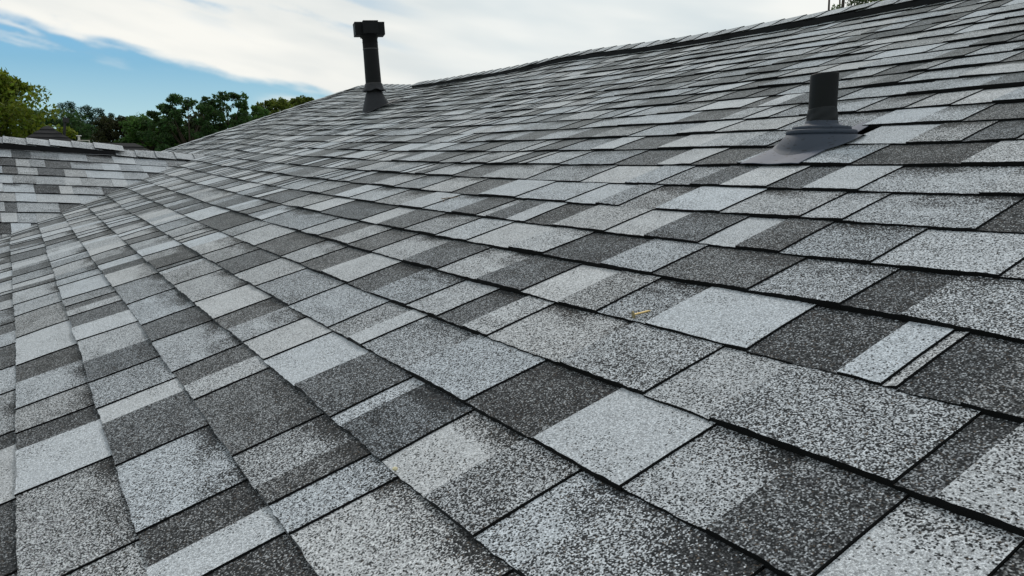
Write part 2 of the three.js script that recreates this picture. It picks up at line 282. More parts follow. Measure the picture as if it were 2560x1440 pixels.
// ------------------------------------------------------------------ ridges: vent strips and bent cap shingles
// apex(t) on the ridge, sideA / sideB unit vectors down the two slopes, along the ridge in t
function profile(apex, A, B, half, h, t0, t1, n, thick) {         // closed strip of constant section
  const pos = [], idx = [];
  for (let i = 0; i <= n; i++) {
    const t = mix(t0, t1, i / n), o = apex(t), up = A.clone().add(B).negate().normalize(), nA = new THREE.Vector3().crossVectors(B, A).cross(A).normalize(), nB = new THREE.Vector3().crossVectors(A, B).cross(B).normalize();
    if (nA.y < 0) nA.negate(); if (nB.y < 0) nB.negate();
    const ring = [o.clone().addScaledVector(A, half).addScaledVector(nA, -0.004), o.clone().addScaledVector(A, half).addScaledVector(nA, h), o.clone().addScaledVector(up, h * 1.02 + thick), o.clone().addScaledVector(B, half).addScaledVector(nB, h), o.clone().addScaledVector(B, half).addScaledVector(nB, -0.004), o.clone().addScaledVector(up, -0.004)];
    ring.forEach((p) => pos.push(p.x, p.y, p.z));
  }
  for (let i = 0; i < n; i++) for (let j = 0; j < 6; j++) { const a = i * 6 + j, b = i * 6 + (j + 1) % 6, c = b + 6, d = a + 6; idx.push(a, c, b, a, d, c); }
  for (let j = 1; j < 5; j++) { idx.push(0, j + 1, j); idx.push(n * 6, n * 6 + j, n * 6 + j + 1); }
  const g = new THREE.BufferGeometry(); g.setAttribute('position', new THREE.Float32BufferAttribute(pos, 3)); g.setIndex(idx); const f = g.toNonIndexed(); f.computeVertexNormals(); return f;
}
function capGeometry(apex, A, B, half, base, t0, t1, rise, tone, seed) {   // a cap bent over the ridge, butt at t0, head at t1
  const pos = [], uv = [], col = [], idx = [], up = A.clone().add(B).negate().normalize();
  const nA = new THREE.Vector3().crossVectors(B, A).cross(A).normalize(), nB = new THREE.Vector3().crossVectors(A, B).cross(B).normalize(); if (nA.y < 0) nA.negate(); if (nB.y < 0) nB.negate();
  const off = hash(seed, 3) * TEXW, tint = 0.93 + 0.14 * hash(seed, 4), droop = (hash(seed, 6) - 0.5) * 0.008;
  const ringAt = (t, h, down) => { const o = apex(t), d = (s, f, n) => o.clone().addScaledVector(s, half * f).addScaledVector(n, base + h + (f > 0.9 ? -0.002 + droop : 0) - down); return [d(A, 1, nA), d(A, 0.5, nA), d(A, 0.14, nA).addScaledVector(up, 0.004), o.clone().addScaledVector(up, (base + h) * 1.03 + 0.004 - down), d(B, 0.14, nB).addScaledVector(up, 0.004), d(B, 0.5, nB), d(B, 1, nB)]; };
  const rings = [[t0, rise], [mix(t0, t1, 0.55), rise * 0.55], [t1, 0]], tint3 = [tint, tint, tint], dark = [0.022, 0.021, 0.021];
  const add = (p, u, v, c) => { pos.push(p.x, p.y, p.z); uv.push(u, v); col.push(...c); return pos.length / 3 - 1; };
  const top = rings.map(([t, h], j) => ringAt(t, h, 0).map((p, i) => add(p, (off + Math.abs(i - 3) / 3 * half * (i < 3 ? 1 : -1)) / TEXW, (tone * BAND + 4 + (BAND - 8) * j / 2) / TEX, tint3)));
  for (let j = 0; j < 2; j++) for (let i = 0; i < 6; i++) idx.push(top[j][i], top[j][i + 1], top[j + 1][i + 1], top[j][i], top[j + 1][i + 1], top[j + 1][i]);
  const wall = (a, b) => { for (let i = 0; i < a.length - 1; i++) { const q = [a[i], b[i], b[i + 1], a[i + 1]].map((p) => add(p, 0, 0, dark)); idx.push(q[0], q[1], q[2], q[0], q[2], q[3]); } };
  wall(ringAt(t0, rise, 0), ringAt(t0, rise, 0.0055));
  const side = (e) => wall(rings.map(([t, h]) => ringAt(t, h, 0)[e]), rings.map(([t, h]) => ringAt(t, h, 0.0055)[e])); side(0); side(6);
  const bottom = rings.map(([t, h]) => ringAt(t, h, 0.0055).map((p) => add(p, 0, 0, dark)));
  for (let j = 0; j < 2; j++) for (let i = 0; i < 6; i++) idx.push(bottom[j][i], bottom[j + 1][i + 1], bottom[j][i + 1], bottom[j][i], bottom[j + 1][i], bottom[j + 1][i + 1]);
  const g = new THREE.BufferGeometry(); g.setAttribute('position', new THREE.Float32BufferAttribute(pos, 3)); g.setAttribute('uv', new THREE.Float32BufferAttribute(uv, 2)); g.setAttribute('color', new THREE.Float32BufferAttribute(col, 3)); g.setIndex(idx); g.computeVertexNormals(); return g;
}
const ventMat = std(0.006, 0.006, 0.007, 0.9);
{
  const A = new THREE.Vector3(0, -sinS, cosS), B = new THREE.Vector3(0, -sinS, -cosS), apex = (u) => ridgeAt(u);
  inHouse(part('ridge_vent', profile(apex, A, B, 0.112, 0.034, -7.52, RIGHT_U, 60, 0), ventMat, house));
  const R = rng(5);
  for (let u = RIGHT_U, i = 0; u > -9.3; u -= 0.142, i++) {
    const onVent = u > -7.5, tone = [1, 1, 1, 6, 2, 0][Math.floor(R() * 6)];
    inHouse(part('ridge_cap', capGeometry(apex, A, B, onVent ? 0.113 : 0.12, onVent ? 0.038 : 0.010, u, u - 0.2, 0.007, tone, i), shingleMat, house));
  }
}
{
  const apex = (a) => lowerAt(a, V_JOIN, 0), A = UPB.clone().negate();
  const h = RUN.clone().setY(0).normalize(), side = new THREE.Vector3(-h.z, 0, h.x), B = A.clone(); B.addScaledVector(side, -2 * B.dot(side));
  inHouse(part('ridge_vent', profile(apex, A, B, 0.092, 0.043, 0.62 - LOW_RUN * V_JOIN, LOW_END, 20, 0), ventMat, house));
  const R = rng(8);
  for (let a = LOW_END, i = 0; a > -0.08 - LOW_RUN * V_JOIN; a -= 0.142, i++) {
    const onVent = a > 0.70 - LOW_RUN * V_JOIN;
    inHouse(part('ridge_cap', capGeometry(apex, A, B, onVent ? 0.093 : 0.115, onVent ? 0.047 : 0.010, a, a - 0.2, 0.013, [1, 0, 1, 1][Math.floor(R() * 4)], i + 100), shingleMat, house));
  }
}
{
  // strip of starter shingles along the left rake, laid up the edge
  for (let k = 6; k < 27; k++) {
    const R0 = k * EXP, g = gridGeometry((s, t) => mainAt(mix(RAKE_U - 0.03, RAKE_U + 0.075, s), R0 + mix(0, EXP * 1.1, t), 0.014 - 0.004 * t - 0.006 * s), 2, 1), n = g.attributes.position.count;
    g.setAttribute('color', new THREE.Float32BufferAttribute(new Float32Array(n * 3).fill(0.98), 3));
    const uvs = g.attributes.uv; for (let i = 0; i < n; i++) uvs.setXY(i, (uvs.getX(i) * 0.1 + k * 0.37) / TEXW, ((k % 3 ? 1 : 0) * BAND + 6 + uvs.getY(i) * 210) / TEX);
    inHouse(part('rake_shingle', g, shingleMat, house));
  }
  // walls, well under the slopes
  const wallMat = std(0.42, 0.38, 0.33, 0.9), y = (v, u) => world(u, v, -0.2);
  const gable = new THREE.Shape();
  const f = world(0, EAVE_K * EXP + 0.35, -0.2), r = world(0, RIDGE_V, -0.2), bz = 2 * r.z - f.z;
  gable.moveTo(-f.z, GROUND); gable.lineTo(-f.z, f.y); gable.lineTo(-r.z, r.y); gable.lineTo(-bz, f.y); gable.lineTo(-bz, GROUND);
  const body = new THREE.ExtrudeGeometry(gable, { depth: 9.9, bevelEnabled: false }); body.rotateY(Math.PI / 2); body.translate(RAKE_U + 0.35, 0, 0);
  inHouse(part('wall', body, wallMat, house));
  const top = lowerAt(0, V_JOIN, 0), wing = new THREE.Shape(), hw = 2.1, drop = 0.9;
  wing.moveTo(-hw, GROUND); wing.lineTo(-hw, top.y - drop - 0.2); wing.lineTo(0, top.y - 0.2); wing.lineTo(hw, top.y - drop - 0.2); wing.lineTo(hw, GROUND);
  const wg = new THREE.ExtrudeGeometry(wing, { depth: LOW_END - 0.8, bevelEnabled: false }); wg.translate(top.x, 0, top.z + 0.6);
  inHouse(part('wall', wg, wallMat, house));
}

// ------------------------------------------------------------------ ground
{
  const g = new THREE.PlaneGeometry(360, 360, 60, 60); g.rotateX(-Math.PI / 2);
  const n = 512, d = new Uint8Array(n * n * 4);
  for (let y = 0; y < n; y++) for (let x = 0; x < n; x++) { const a = fbm(x / 40, y / 40, 1, 4), b = hash(x, y, 2), at = (y * n + x) * 4; d[at] = 62 + 46 * a + 22 * b; d[at + 1] = 80 + 44 * a + 26 * b; d[at + 2] = 38 + 22 * a + 12 * b; d[at + 3] = 255; }
  const t = new THREE.DataTexture(d, n, n); t.wrapS = t.wrapT = THREE.MirroredRepeatWrapping; t.repeat.set(90, 90); t.magFilter = THREE.LinearFilter; t.colorSpace = THREE.SRGBColorSpace; t.needsUpdate = true;
  const m = part('ground', g, new THREE.MeshStandardMaterial({ map: t, roughness: 1 }), scene); m.position.y = GROUND; tag(m, null, null, null, 'structure');
}

// ------------------------------------------------------------------ vent pipes
const V3 = (x, y, z) => new THREE.Vector3(x, y, z);
const lathe = (pts, seg = 40) => new THREE.LatheGeometry(pts.map(([r, y]) => new THREE.Vector2(r, y)), seg);
function speckled(r, g, b, seed, amount, rough, grain = 1, spec = 1, ru = 1, rv = 1) {      // painted metal with grit and scuffs
  const n = 512, d = new Uint8Array(n * n * 4), s = (x) => 255 * (x <= 0.0031308 ? 12.92 * x : 1.055 * Math.pow(x, 1 / 2.4) - 0.055), R = rng(seed);
  const f = new Float32Array(n * n).fill(1);
  for (let i = 0; i < amount; i++) { const cx = R() * n, cy = R() * n, rx = (1 + R() * 2.6) * grain, ry = (0.8 + R() * 1.2) * grain, k = 0.12 + R() * 0.3; for (let y = -6; y <= 6; y++) for (let x = -6; x <= 6; x++) if ((x / rx) ** 2 + (y / ry) ** 2 < 1) f[((Math.floor(cy) + y + n) % n) * n + (Math.floor(cx) + x + n) % n] = k; }
  for (let y = 0; y < n; y++) for (let x = 0; x < n; x++) { const q = f[y * n + x] * (0.86 + 0.28 * fbm(x / 26, y / 60, seed, 4)), at = (y * n + x) * 4; d[at] = s(r * q); d[at + 1] = s(g * q); d[at + 2] = s(b * q); d[at + 3] = 255; }
  const t = new THREE.DataTexture(d, n, n); t.wrapS = t.wrapT = THREE.RepeatWrapping; t.repeat.set(ru, rv); t.magFilter = THREE.LinearFilter; t.colorSpace = THREE.SRGBColorSpace; t.needsUpdate = true;
  return new THREE.MeshPhysicalMaterial({ map: t, roughness: rough, specularIntensity: spec });
}
const roofN = V3(0, cosS, sinS);
{
  // tall flue: flashing cone cut along the slope, storm collar, pipe with crimped bands, plus-shaped cap
  const base = mainAt(-6.2346, 2.7714, 0.004);
  const t = thing('flue_pipe', [base.x, base.y, base.z], 'tall dark metal flue pipe with boxy cap, collar and cone flashing near the far ridge', 'vent pipe');
  t.quaternion.setFromUnitVectors(V3(0, 1, 0), V3(-0.034, 1, 0.052).normalize());   // it leans a little
  const dark = speckled(0.005, 0.0053, 0.006, 3, 60, 0.6, 1, 0.4), boot = speckled(0.017, 0.018, 0.0215, 4, 90, 0.62, 1, 0.6), band = speckled(0.007, 0.007, 0.0075, 5, 40, 0.6, 1, 0.45);
  // cone: upper ring level, lower ring follows the slope
  const cone = new THREE.CylinderGeometry(0.069, 0.118, 1, 40, 6, true), p = cone.attributes.position;
  for (let i = 0; i < p.count; i++) { const f = p.getY(i) + 0.5, x = p.getX(i), z = p.getZ(i), foot = -z * sinS / cosS + 0.004; p.setXYZ(i, x, mix(foot, 0.135, f), z); }
  cone.computeVertexNormals(); part('flashing_cone', cone, boot, t);
  const plate = new THREE.BoxGeometry(0.34, 0.003, 0.40, 4, 1, 4); plate.rotateX(SLOPE); plate.translate(0, 0.0115, 0.0); part('flashing_plate', plate, boot, t);
  const collar = lathe([[0.066, 0.205], [0.071, 0.206], [0.078, 0.186], [0.084, 0.172], [0.097, 0.158], [0.1, 0.150], [0.096, 0.148], [0.068, 0.164]], 48), c = collar.attributes.position;
  for (let i = 0; i < c.count; i++) { const a = Math.atan2(c.getZ(i), c.getX(i)), r = Math.hypot(c.getX(i), c.getZ(i)), o = clamp((r - 0.066) / 0.03); c.setY(i, c.getY(i) + o * (0.006 * Math.sin(a * 3 + 1) + 0.004 * Math.sin(a * 7))); c.setX(i, c.getX(i) * (1 + 0.05 * o * Math.sin(a * 5))); c.setZ(i, c.getZ(i) * (1 + 0.05 * o * Math.sin(a * 4 + 2))); }
  collar.computeVertexNormals(); part('storm_collar', collar, boot, t);
  part('seal', lathe([[0.0645, 0.190], [0.073, 0.196], [0.0725, 0.207], [0.066, 0.214], [0.0645, 0.216]]), speckled(0.025, 0.025, 0.027, 9, 900, 0.8), t);
  part('pipe', lathe([[0.0655, 0.10], [0.0650, 0.25], [0.0632, 0.385], [0.0624, 0.487]], 48), dark, t);
  part('seam_ring', lathe([[0.0625, 0.484], [0.0648, 0.486], [0.0648, 0.490], [0.0625, 0.492]]), speckled(0.05, 0.05, 0.05, 6, 80, 0.5), t);
  const ribs = []; for (let i = 0; i < 9; i++) { const y = 0.492 + i * 0.0094; ribs.push([0.0605, y], [0.0632 + (i === 5 ? 0.0014 : 0), y + 0.0034], [0.0632 + (i === 5 ? 0.0014 : 0), y + 0.006], [0.0605, y + 0.0095]); } part('crimped_band', lathe(ribs, 48), band, t);
  // cap: a throat that flares, then two crossed boxes
  part('cap_throat', lathe([[0.060, 0.568], [0.0645, 0.572], [0.066, 0.579], [0.084, 0.598], [0.084, 0.602]], 8).rotateY(Math.PI / 8), band, t);
  const plus = new THREE.Shape(), L = 0.118, w = 0.058;
  plus.moveTo(-w, -L); for (const q of [[w, -L], [w, -w], [L, -w], [L, w], [w, w], [w, L], [-w, L], [-w, w], [-L, w], [-L, -w], [-w, -w]]) plus.lineTo(...q); plus.closePath();
  const cap = new THREE.ExtrudeGeometry(plus, { depth: 0.090, bevelEnabled: true, bevelSize: 0.003, bevelThickness: 0.003, bevelSegments: 2 }); cap.rotateX(-Math.PI / 2); cap.translate(0, 0.598, 0); cap.rotateY(rad(-14)); part('cap', cap, dark, t);
  const lid = new THREE.ExtrudeGeometry(plus, { depth: 0.004, bevelEnabled: true, bevelSize: 0.003, bevelThickness: 0.002, bevelSegments: 1 }); lid.scale(1.012, 1.012, 1); lid.rotateX(-Math.PI / 2); lid.translate(0, 0.692, 0); lid.rotateY(rad(-14)); part('cap_lid', lid, boot, t);
}
{
  // short plumbing pipe in a moulded flashing whose base sheet is laid into the courses
  const base = mainAt(-1.1900, 1.7430, 0.004);
  const t = thing('plumbing_vent', [base.x, base.y, base.z], 'short dark plumbing pipe in a moulded grey blue flashing on the right', 'vent pipe');
  const pvc = speckled(0.005, 0.0058, 0.0066, 13, 70, 0.55, 1, 0.4), grey = speckled(0.032, 0.042, 0.062, 14, 300, 0.66, 1.5, 0.8, 0.9, 0.22), gasket = speckled(0.010, 0.012, 0.014, 15, 200, 0.65, 1, 0.6);
  const tube = lathe([[0.0285, 0.150], [0.0285, 0.1565], [0.0300, 0.1575], [0.0313, 0.1565], [0.0315, 0.152], [0.0315, 0.06], [0.0318, 0.03]], 48), q = tube.attributes.position;
  for (let i = 0; i < q.count; i++) if (q.getY(i) > 0.14) q.setY(i, q.getY(i) + q.getX(i) * 0.07 - q.getZ(i) * 0.05);   // sawn a little askew
  tube.computeVertexNormals(); part('pipe', tube, pvc, t);
  part('inner_wall', lathe([[0.0285, 0.152], [0.028, 0.05], [0.001, 0.05]], 40), gasket, t);
  const crinkle = lathe([[0.0315, 0.079], [0.0332, 0.077], [0.0330, 0.069], [0.0347, 0.065], [0.0345, 0.057], [0.0355, 0.052], [0.0352, 0.046]], 48), k = crinkle.attributes.position;
  for (let i = 0; i < k.count; i++) { const a = Math.atan2(k.getZ(i), k.getX(i)), o = 1 + 0.022 * Math.sin(a * 4 + k.getY(i) * 260) + 0.012 * Math.sin(a * 9); k.setX(i, k.getX(i) * o); k.setZ(i, k.getZ(i) * o); k.setY(i, k.getY(i) + 0.003 * Math.sin(a * 2 + 0.6)); }
  crinkle.computeVertexNormals(); part('gasket', crinkle, gasket, t);
  part('neck', lathe([[0.0345, 0.050], [0.0362, 0.049], [0.0368, 0.044], [0.040, 0.040], [0.052, 0.0375], [0.063, 0.0365], [0.0655, 0.035], [0.066, 0.030], [0.0645, 0.0285], [0.064, 0.0285]], 56), grey, t);
  part('retaining_ring', lathe([[0.058, 0.0290], [0.0755, 0.0282], [0.0785, 0.0265], [0.0792, 0.0215], [0.0782, 0.0180], [0.0755, 0.0172], [0.07, 0.0172]], 56), grey, t);
  // dome: from the ring down to the sheet, spreading down the slope
  const dome = new THREE.CylinderGeometry(1, 1, 1, 64, 10, true), p = dome.attributes.position;
  for (let i = 0; i < p.count; i++) {
    const f = 0.5 - p.getY(i), x = p.getX(i), z = p.getZ(i), r = mix(0.0765, 0.094, Math.pow(f, 0.8)) + (f > 0.85 ? 0.007 * ((f - 0.85) / 0.15) ** 2 : 0);
    const X = x * r, Z = z * r * (1 + 0.10 * f) + 0.006 * f, foot = -Z * sinS / cosS + 0.010; p.setXYZ(i, X, mix(0.0176, Math.min(foot, 0.015), f), Z);
  }
  dome.computeVertexNormals(); part('flashing_dome', dome, grey, t);
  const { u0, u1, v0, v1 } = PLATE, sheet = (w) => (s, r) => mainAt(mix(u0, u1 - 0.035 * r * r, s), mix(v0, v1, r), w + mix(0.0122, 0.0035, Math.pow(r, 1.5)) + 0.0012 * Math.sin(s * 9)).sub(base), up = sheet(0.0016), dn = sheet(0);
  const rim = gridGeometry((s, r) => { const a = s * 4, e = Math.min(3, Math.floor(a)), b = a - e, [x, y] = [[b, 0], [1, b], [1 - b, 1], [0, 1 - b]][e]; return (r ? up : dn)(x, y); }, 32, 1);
  part('base_sheet', mergeGeometries([gridGeometry(up, 8, 8), rim]), speckled(0.062, 0.073, 0.106, 16, 420, 0.66, 1.4, 1, 0.3, 0.42), t);  // same flashing as the dome; sky light on the sheet painted as paler colour
}

// ------------------------------------------------------------------ small things lying on the shingles
{
  const a = mainAt(-0.8828, 0.8651, 0.0125), b = mainAt(-0.8753, 0.8906, 0.0088), d = b.clone().sub(a), len = 0.030, brass = std(0.62, 0.46, 0.20, 0.32, { metalness: 0.85 });
  const t = thing('roofing_nail', [a.x, a.y, a.z], 'loose brass coloured roofing nail lying on a pale shingle', 'nail');
  t.quaternion.setFromUnitVectors(V3(0, 1, 0), d.clone().normalize());
  part('head', lathe([[0.0001, -0.0012], [0.0054, -0.0011], [0.0058, -0.0004], [0.0056, 0.0003], [0.0016, 0.0007]], 24), std(0.42, 0.34, 0.17, 0.4, { metalness: 0.8 }), t);
  part('shank', lathe([[0.0015, 0.0], [0.0015, len * 0.82], [0.0001, len]], 14), brass, t);
}
{
  const a = mainAt(-0.8416, 0.4286, 0.0125), g = new THREE.IcosahedronGeometry(0.0034, 2), p = g.attributes.position;
  for (let i = 0; i < p.count; i++) { const k = 0.8 + 0.4 * noise(p.getX(i) * 500 + 9, p.getY(i) * 500, p.getZ(i) * 500); p.setXYZ(i, p.getX(i) * k * 1.15, p.getY(i) * k * 0.8, p.getZ(i) * k); } g.computeVertexNormals();
  const t = part('pebble', g, std(0.62, 0.55, 0.36, 0.8), scene); t.position.copy(a); tag(t, 'tiny cream pebble resting against a shingle edge near the bottom', 'pebble');
}

{
  const a = mainAt(-2.165, 1.212, 0.0135), b = mainAt(-2.118, 1.246, 0.0120), c = mainAt(-2.170, 1.225, 0.0125), g = new THREE.CylinderGeometry(0.0010, 0.0016, 1, 7, 3), p = g.attributes.position;
  for (let i = 0; i < p.count; i++) p.setX(i, p.getX(i) + 0.0012 * Math.sin(p.getY(i) * 5));
  g.scale(1, a.distanceTo(b), 1); const twig = new THREE.CylinderGeometry(0.0007, 0.0011, 0.016, 6); twig.rotateZ(1.2); twig.translate(0.006, -0.018, 0);
  const t = part('wood_splinter', mergeGeometries([g, twig]), std(0.16, 0.105, 0.06, 0.85), scene); t.position.copy(a).lerp(b, 0.5); t.quaternion.setFromUnitVectors(V3(0, 1, 0), b.clone().sub(a).normalize()); tag(t, 'thin brown wood splinter lying on a pale shingle mid slope', 'splinter');
}

// ------------------------------------------------------------------ trees
const barkMat = std(0.045, 0.032, 0.024, 0.95);
const leafMats = {};
function leafMat(key, r, g, b) { return leafMats[key] ??= new THREE.MeshPhysicalMaterial({ color: new THREE.Color().setRGB(r, g, b), roughness: 0.85, transmission: 0.4, thickness: 0, side: THREE.DoubleSide, vertexColors: true, ior: 1.3, specularIntensity: 0.3 }); }
function leafCloud(R, clumps, size, narrow = 0.55) {              // clumps: [x, y, z, radius, count]; every leaf a bent diamond
  const pos = [], idx = [], col = [], q = new THREE.Quaternion(), e = new THREE.Euler(), a = V3(0, 0, 0);
  for (const [cx, cy, cz, r, n, tone = 1] of clumps) for (let i = 0; i < n; i++) {
    let x, y, z, l; do { x = R() * 2 - 1; y = R() * 2 - 1; z = R() * 2 - 1; l = x * x + y * y + z * z; } while (l > 1 || l < 0.12 * R());
    const px = cx + x * r, py = cy + y * r * 0.8, pz = cz + z * r, s = size * 0.78 * (0.6 + 0.8 * R()), b = pos.length / 3, k = tone * (0.7 + 0.6 * R()), warm = 0.82 + 0.3 * R();
    q.setFromEuler(e.set(R() * 6.3, R() * 6.3, R() * 6.3));
    for (const v of [[-s, 0, 0], [0, s * 0.12, s * narrow], [s, 0, 0], [0, s * 0.12, -s * narrow]]) { a.set(...v).applyQuaternion(q); pos.push(px + a.x, py + a.y, pz + a.z); col.push(k * warm, k, k * 0.9); }
    idx.push(b, b + 1, b + 2, b, b + 2, b + 3);
  }
  const g = new THREE.BufferGeometry(); g.setAttribute('position', new THREE.Float32BufferAttribute(pos, 3)); g.setAttribute('color', new THREE.Float32BufferAttribute(col, 3)); g.setIndex(idx); g.computeVertexNormals(); return g;
}
function limb(p, q, r0, r1, bend = 0.1, seed = 1) {               // tapered, slightly bent
  const m = p.clone().lerp(q, 0.5), L = p.distanceTo(q); m.x += (hash(seed, 1) - 0.5) * bend * L; m.z += (hash(seed, 2) - 0.5) * bend * L; m.y += (hash(seed, 3) - 0.3) * bend * L * 0.5;
  const c = new THREE.QuadraticBezierCurve3(p, m, q), g = new THREE.TubeGeometry(c, 6, 1, 6, false), pos = g.attributes.position;
  for (let i = 0; i <= 6; i++) { const o = c.getPointAt(i / 6), r = mix(r0, r1, i / 6); for (let j = 0; j <= 6; j++) { const at = i * 7 + j; pos.setXYZ(at, o.x + (pos.getX(at) - o.x) * r, o.y + (pos.getY(at) - o.y) * r, o.z + (pos.getZ(at) - o.z) * r); } }
  return g;
}
const eyeUp = (el, d) => EYE.y + Math.tan(rad(el)) * d;
// az / d place the trunk; top in degrees above the eye; r crown radius; tufts of leaves on limbs
function tree({ az, d, top, r, rise = 1, n = 26, per = 120, leaf = 0.11, mat, tuft = 0.34, seed, label, spread = 1, group, shape = 0.75, tones = [0.75, 1.15] }) {
  const R = rng(seed), at = toward(az, 0, d), H = eyeUp(top, d) - GROUND;
  const t = thing('tree', [at.x, GROUND, at.z], label, 'tree', group);
  const crownH = r * 2 * rise, c0 = H - crownH, wood = [limb(V3(0, -0.2, 0), V3(0.1, c0 + crownH * 0.3, 0.05), 0.13, 0.05, 0.05, seed)], clumps = [];
  for (let i = 0; i < n; i++) {
    const f = (i + 0.5) / n, y = c0 + crownH * Math.pow(f, 0.85), prof = Math.pow(Math.sin(Math.PI * clamp(0.12 + 0.80 * f)), shape), a = i * 2.4 + R() * 1.2, rr = r * prof * (0.45 + 0.55 * Math.sqrt(R())) * spread;
    const p = V3(Math.cos(a) * rr, Math.min(y + (R() - 0.5) * crownH * 0.12, H - r * tuft * 0.55), Math.sin(a) * rr), k = r * tuft * (0.65 + 0.7 * R());
    if (i % 2 === 0) wood.push(limb(V3(0.03, c0 + crownH * f * 0.45, 0), p, 0.035, 0.008, 0.2, seed + i));
    clumps.push([p.x, p.y, p.z, k, Math.round(per * 1.9 * (0.7 + 0.6 * R())), mix(tones[0], tones[1], R())]);
    const m = 3; for (let j = 0; j < m; j++) { const b = R() * 6.28, s = k * (0.8 + 0.5 * R()); clumps.push([p.x + Math.cos(b) * s, Math.min(p.y + (R() - 0.35) * s, H - k * 0.2), p.z + Math.sin(b) * s, k * 0.45, Math.round(per * 0.5), mix(tones[0], tones[1], R())]); }
  }
  part('trunk', mergeGeometries(wood), barkMat, t);
  part('crown', leafCloud(R, clumps, leaf), mat, t);
  return t;
}
const yellowGreen = leafMat('yellow', 0.165, 0.205, 0.026), deep = leafMat('deep', 0.054, 0.106, 0.038), fresh = leafMat('fresh', 0.090, 0.175, 0.045), pine = leafMat('pine', 0.032, 0.072, 0.046), brownish = leafMat('brown', 0.050, 0.056, 0.024), olive = leafMat('olive', 0.130, 0.165, 0.030);
tree({ az: -92.6, d: 32, top: 5.7, r: 2.5, rise: 1.05, n: 60, per: 190, leaf: 0.10, mat: yellowGreen, seed: 21, tuft: 0.25, label: 'broad yellow green tree at the far left edge' });
tree({ az: -88.3, d: 36, top: 3.55, r: 1.35, n: 26, per: 120, leaf: 0.09, mat: deep, seed: 22, label: 'thin leaved tree between the yellow green tree and the pine', tuft: 0.3 });
{
  // pine with separate rounded tufts at the top
  const d = 46, R = rng(31), az0 = -86.55, at = toward(az0, 0, d), t = thing('pine_tree', [at.x, GROUND, at.z], 'dark pine whose top splits into four rounded tufts', 'tree');
  const right = V3(Math.cos(rad(az0)), 0, Math.sin(rad(az0))), wood = [limb(V3(0, -0.2, 0), V3(0, 4.6, 0), 0.2, 0.1, 0.04, 3)], clumps = [];
  for (const [az, el, r] of [[-87.5, 3.75, 0.44], [-86.65, 3.55, 0.46], [-85.85, 3.45, 0.38], [-85.2, 3.15, 0.34], [-87.1, 2.9, 0.42], [-86.1, 2.7, 0.5], [-85.3, 2.5, 0.5], [-87.3, 2.2, 0.5], [-86.4, 2.0, 0.6]]) {
    const p = right.clone().multiplyScalar(Math.tan(rad(az - az0)) * d); p.y = eyeUp(el, d) - GROUND; p.addScaledVector(V3(-right.z, 0, right.x), (R() - 0.5) * 0.8);
    wood.push(limb(V3(0, p.y - 1.2, 0), p, 0.06, 0.02, 0.15, Math.round(az * 10)));
    clumps.push([p.x, p.y, p.z, r, 420]); for (let j = 0; j < 7; j++) { const a = R() * 6.28, q = R() * 1.6 - 0.4; clumps.push([p.x + Math.cos(a) * r * 0.75, p.y + q * r * 0.7, p.z + Math.sin(a) * r * 0.75, r * 0.42, 70]); }
  }
  part('trunk', mergeGeometries(wood), barkMat, t); part('crown', leafCloud(R, clumps, 0.085, 0.22), pine, t);
}
tree({ az: -84.7, d: 40, top: 3.3, r: 1.3, n: 26, per: 150, leaf: 0.09, mat: brownish, seed: 23, label: 'brownish dark tree just right of the pine' });
tree({ az: -82.75, d: 35, top: 3.45, r: 1.15, n: 30, per: 120, leaf: 0.085, mat: fresh, seed: 24, label: 'low bright green tree in the dip of the tree line', tuft: 0.28 });
tree({ az: -80.35, d: 33, top: 4.75, r: 1.05, rise: 1.5, n: 58, per: 80, leaf: 0.08, mat: deep, seed: 25, tones: [0.6, 1.4], label: 'tall dark tree with a square top left of the sparse tree', tuft: 0.22, spread: 1.35, shape: 0.3 });
tree({ az: -77.75, d: 34, top: 5.15, r: 0.82, rise: 2.2, n: 52, per: 50, leaf: 0.075, mat: deep, seed: 26, tones: [0.6, 1.5], label: 'sparse tall tree with sky showing through its pointed top', tuft: 0.24, spread: 1.15 });
tree({ az: -76.2, d: 36, top: 4.35, r: 0.75, rise: 1.8, n: 34, per: 70, leaf: 0.08, mat: fresh, seed: 27, tuft: 0.26, spread: 1.2, label: 'small green tree beside the sparse tall tree' });
tree({ az: -74.55, d: 38, top: 4.8, r: 0.85, rise: 1.5, n: 24, per: 110, leaf: 0.085, mat: olive, seed: 28, label: 'olive green tree top showing over the left rake' });
tree({ az: -72.8, d: 42, top: 4.95, r: 0.95, rise: 1.6, n: 40, per: 130, leaf: 0.085, mat: olive, seed: 29, label: 'rightmost olive tree top, barely above the roof edge', spread: 1.1 });
